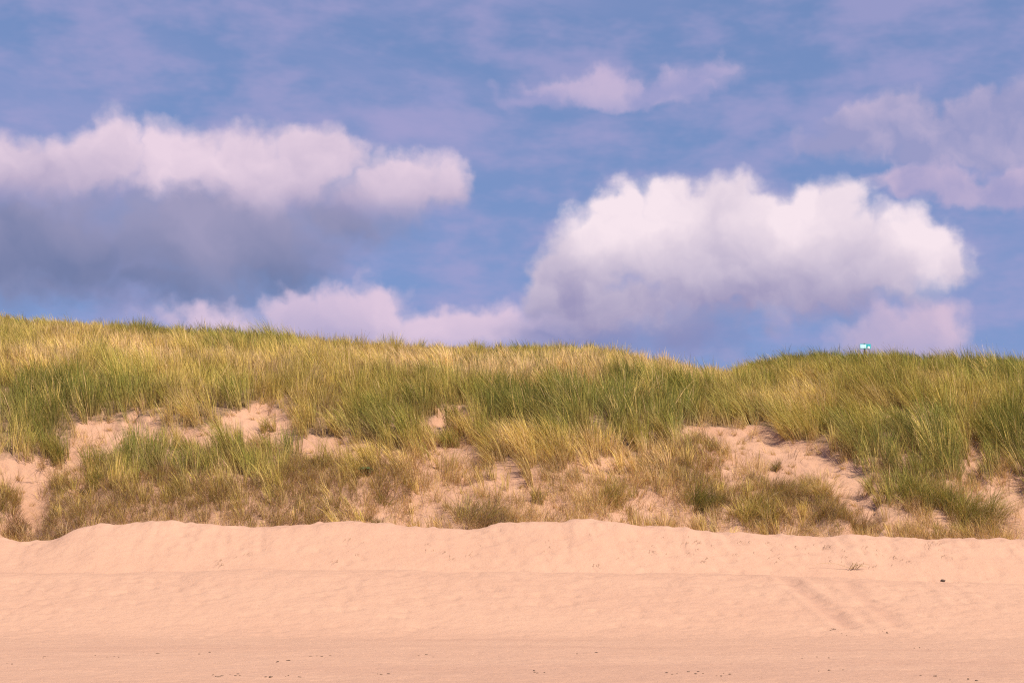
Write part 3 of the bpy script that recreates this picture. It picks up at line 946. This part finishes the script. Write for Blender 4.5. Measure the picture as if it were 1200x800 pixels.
# dark bits along the drift lines of the flat sand
bits = [pebble_mesh('debris_bit', .013 + .003 * k, bit_m, 30 + k, .45) for k in range(4)]
BITS = [(60, 769, 3, 12), (122, 769, 4, 14), (10, 776, 3, 8), (258, 791, 6, 10), (275, 791, 5, 6), (320, 792, 3, 8), (338, 791, 3, 6), (355, 791, 2, 4), (380, 769, 4, 10), (325, 775, 3, 8), (445, 790, 3, 10), (490, 768, 3, 20), (630, 788, 4, 10), (810, 788, 4, 14), (845, 790, 4, 10), (780, 788, 3, 20), (1090, 792, 3, 12), (1135, 796, 4, 12), (1080, 760, 3, 30), (700, 765, 3, 40), (930, 770, 3, 40), (210, 765, 3, 50), (1000, 785, 3, 30), (976, 738, 4, 5), (1037, 740, 4, 5), (990, 743, 3, 6)]
first = None
for (qx, qy, n, spx) in BITS:
    for _ in range(n):
        g = ground_at(qx + random.gauss(0, spx * .7), qy + random.gauss(0, 1.2), 20.0, 60.0)
        me = random.choice(bits)
        if first is None:
            o = first = bpy.data.objects.new('debris_bit', me)
        else:
            o = first.copy()
            o.data = me
        o.location = (g[0], g[1], g[2] + .004)
        s = random.uniform(.5, 1.15)
        o.scale = (s * random.uniform(.9, 1.8), s, s)
        o.rotation_euler = (0, 0, random.uniform(0, 3))
        link(o)
        tag(o, 'tiny dark scrap of washed-up debris on the flat sand in front', 'debris', 'dark scraps along the drift lines on the beach')

# ------------------------------------------------------------------ leafy plants on the bare sand
leaf_m = simple_mat('leaf_green', (.035, .075, .018), (.06, .12, .03), 14, .5)
stem_m = simple_mat('plant_stem', (.07, .09, .03), (.11, .12, .05), 14, .7)


def leafy_plant(px, py, size, nl, label):
    g = ground_at(px, py)
    root = bpy.data.objects.new('leafy_plant', None)
    root.location = g
    tag(link(root), label, 'plant', 'low leafy plants on the sand left of centre')
    stems, bm = [], bmesh.new()
    for k in range(nl):
        a = random.uniform(0, 2 * math.pi)
        r = size * random.uniform(.2, 1)
        zt = size * random.uniform(.35, .9)
        tip = (r * math.cos(a), r * math.sin(a) * .7 - .05, zt)
        stems.append([(0, 0, -.04), (tip[0] * .5, tip[1] * .5, zt * .7), tip])
        L, Wd = size * random.uniform(.35, .55), size * random.uniform(.16, .26)
        ca, sa = math.cos(a), math.sin(a)
        rows = []
        for t, wf in ((0, .15), (.3, 1), (.65, .85), (1, .08)):
            cxp, cyp, czp = tip[0] + ca * L * t, tip[1] + sa * L * t, zt + L * (.3 * t - .75 * t * t)
            rows.append([bm.verts.new((cxp - sa * Wd * wf, cyp + ca * Wd * wf, czp + .02 * wf)), bm.verts.new((cxp, cyp, czp)), bm.verts.new((cxp + sa * Wd * wf, cyp - ca * Wd * wf, czp + .02 * wf))])
        for A, B in zip(rows[:-1], rows[1:]):
            bm.faces.new((A[0], A[1], B[1], B[0]))
            bm.faces.new((A[1], A[2], B[2], B[1]))
    me = bpy.data.meshes.new('leaves')
    bm.to_mesh(me)
    bm.free()
    me.materials.append(leaf_m)
    o = bpy.data.objects.new('leaves', me)
    o.parent = root
    link(o)
    s = bpy.data.objects.new('stems', twig_mesh('stems', stems, .008, stem_m))
    s.parent = root
    link(s)


leafy_plant(427, 556, .30, 34, 'largest and lowest of three leafy green plants on sand')
leafy_plant(417, 544, .16, 16, 'middle leafy green plant between the other two on bare sand')
leafy_plant(404, 540, .12, 12, 'smallest leafy plant, uppermost on the bare sand')

# ------------------------------------------------------------------ sign on the crest
pole_m = simple_mat('sign_post_wood', (.055, .032, .028), (.10, .06, .05), 12, .8)
teal_m = simple_mat('sign_teal_paint', (.02, .42, .46), (.03, .46, .50), 6, .35, .05)
pale_m = simple_mat('sign_pale_blue_paint', (.50, .86, .92), (.55, .90, .95), 6, .35, .05)
white_m = simple_mat('sign_white_paint', (.86, .88, .88), (.90, .90, .90), 6, .35, .05)


def box_mesh(name, sx, sy, sz, mat, bev=.006):
    bm = bmesh.new()
    bmesh.ops.create_cube(bm, size=1)
    for v in bm.verts:
        v.co.x *= sx; v.co.y *= sy; v.co.z *= sz
    bmesh.ops.bevel(bm, geom=bm.edges[:], offset=bev, segments=2, affect='EDGES')
    me = bpy.data.meshes.new(name)
    bm.to_mesh(me)
    bm.free()
    me.materials.append(mat)
    return me


def disc_mesh(name, r, d, mat):
    bm = bmesh.new()
    bmesh.ops.create_cone(bm, cap_ends=True, segments=28, radius1=r, radius2=r, depth=d)
    for v in bm.verts:
        v.co.y, v.co.z = v.co.z, v.co.y
    bmesh.ops.recalc_face_normals(bm, faces=bm.faces[:])
    me = bpy.data.meshes.new(name)
    bm.to_mesh(me)
    bm.free()
    me.materials.append(mat)
    return me


SY, sx_ = SIGN_Y, SIGN_X
sz_ = float(height(sx_, SY))
board_z = zpix(406.0, SY)
root = bpy.data.objects.new('beach_sign', None)
root.location = (sx_, SY, sz_)
tag(link(root), 'small teal and white sign on a dark post at the grassy crest', 'sign')
ph = board_z - sz_ + .18


def part(name, me, loc, par=root):
    o = bpy.data.objects.new(name, me)
    o.parent = par
    o.location = loc
    return link(o)


part('post', box_mesh('post', .085, .085, ph + .3, pole_m, .012), (0, 0, (ph - .3) / 2))
bd = part('board', box_mesh('board', .60, .03, .27, teal_m), (.03, -.062, board_z - sz_))
part('text_panel', box_mesh('text_panel', .325, .008, .20, pale_m, .003), (-.118, -.021, 0), bd)
part('round_emblem', disc_mesh('round_emblem', .07, .010, white_m), (.185, -.022, -.06), bd)
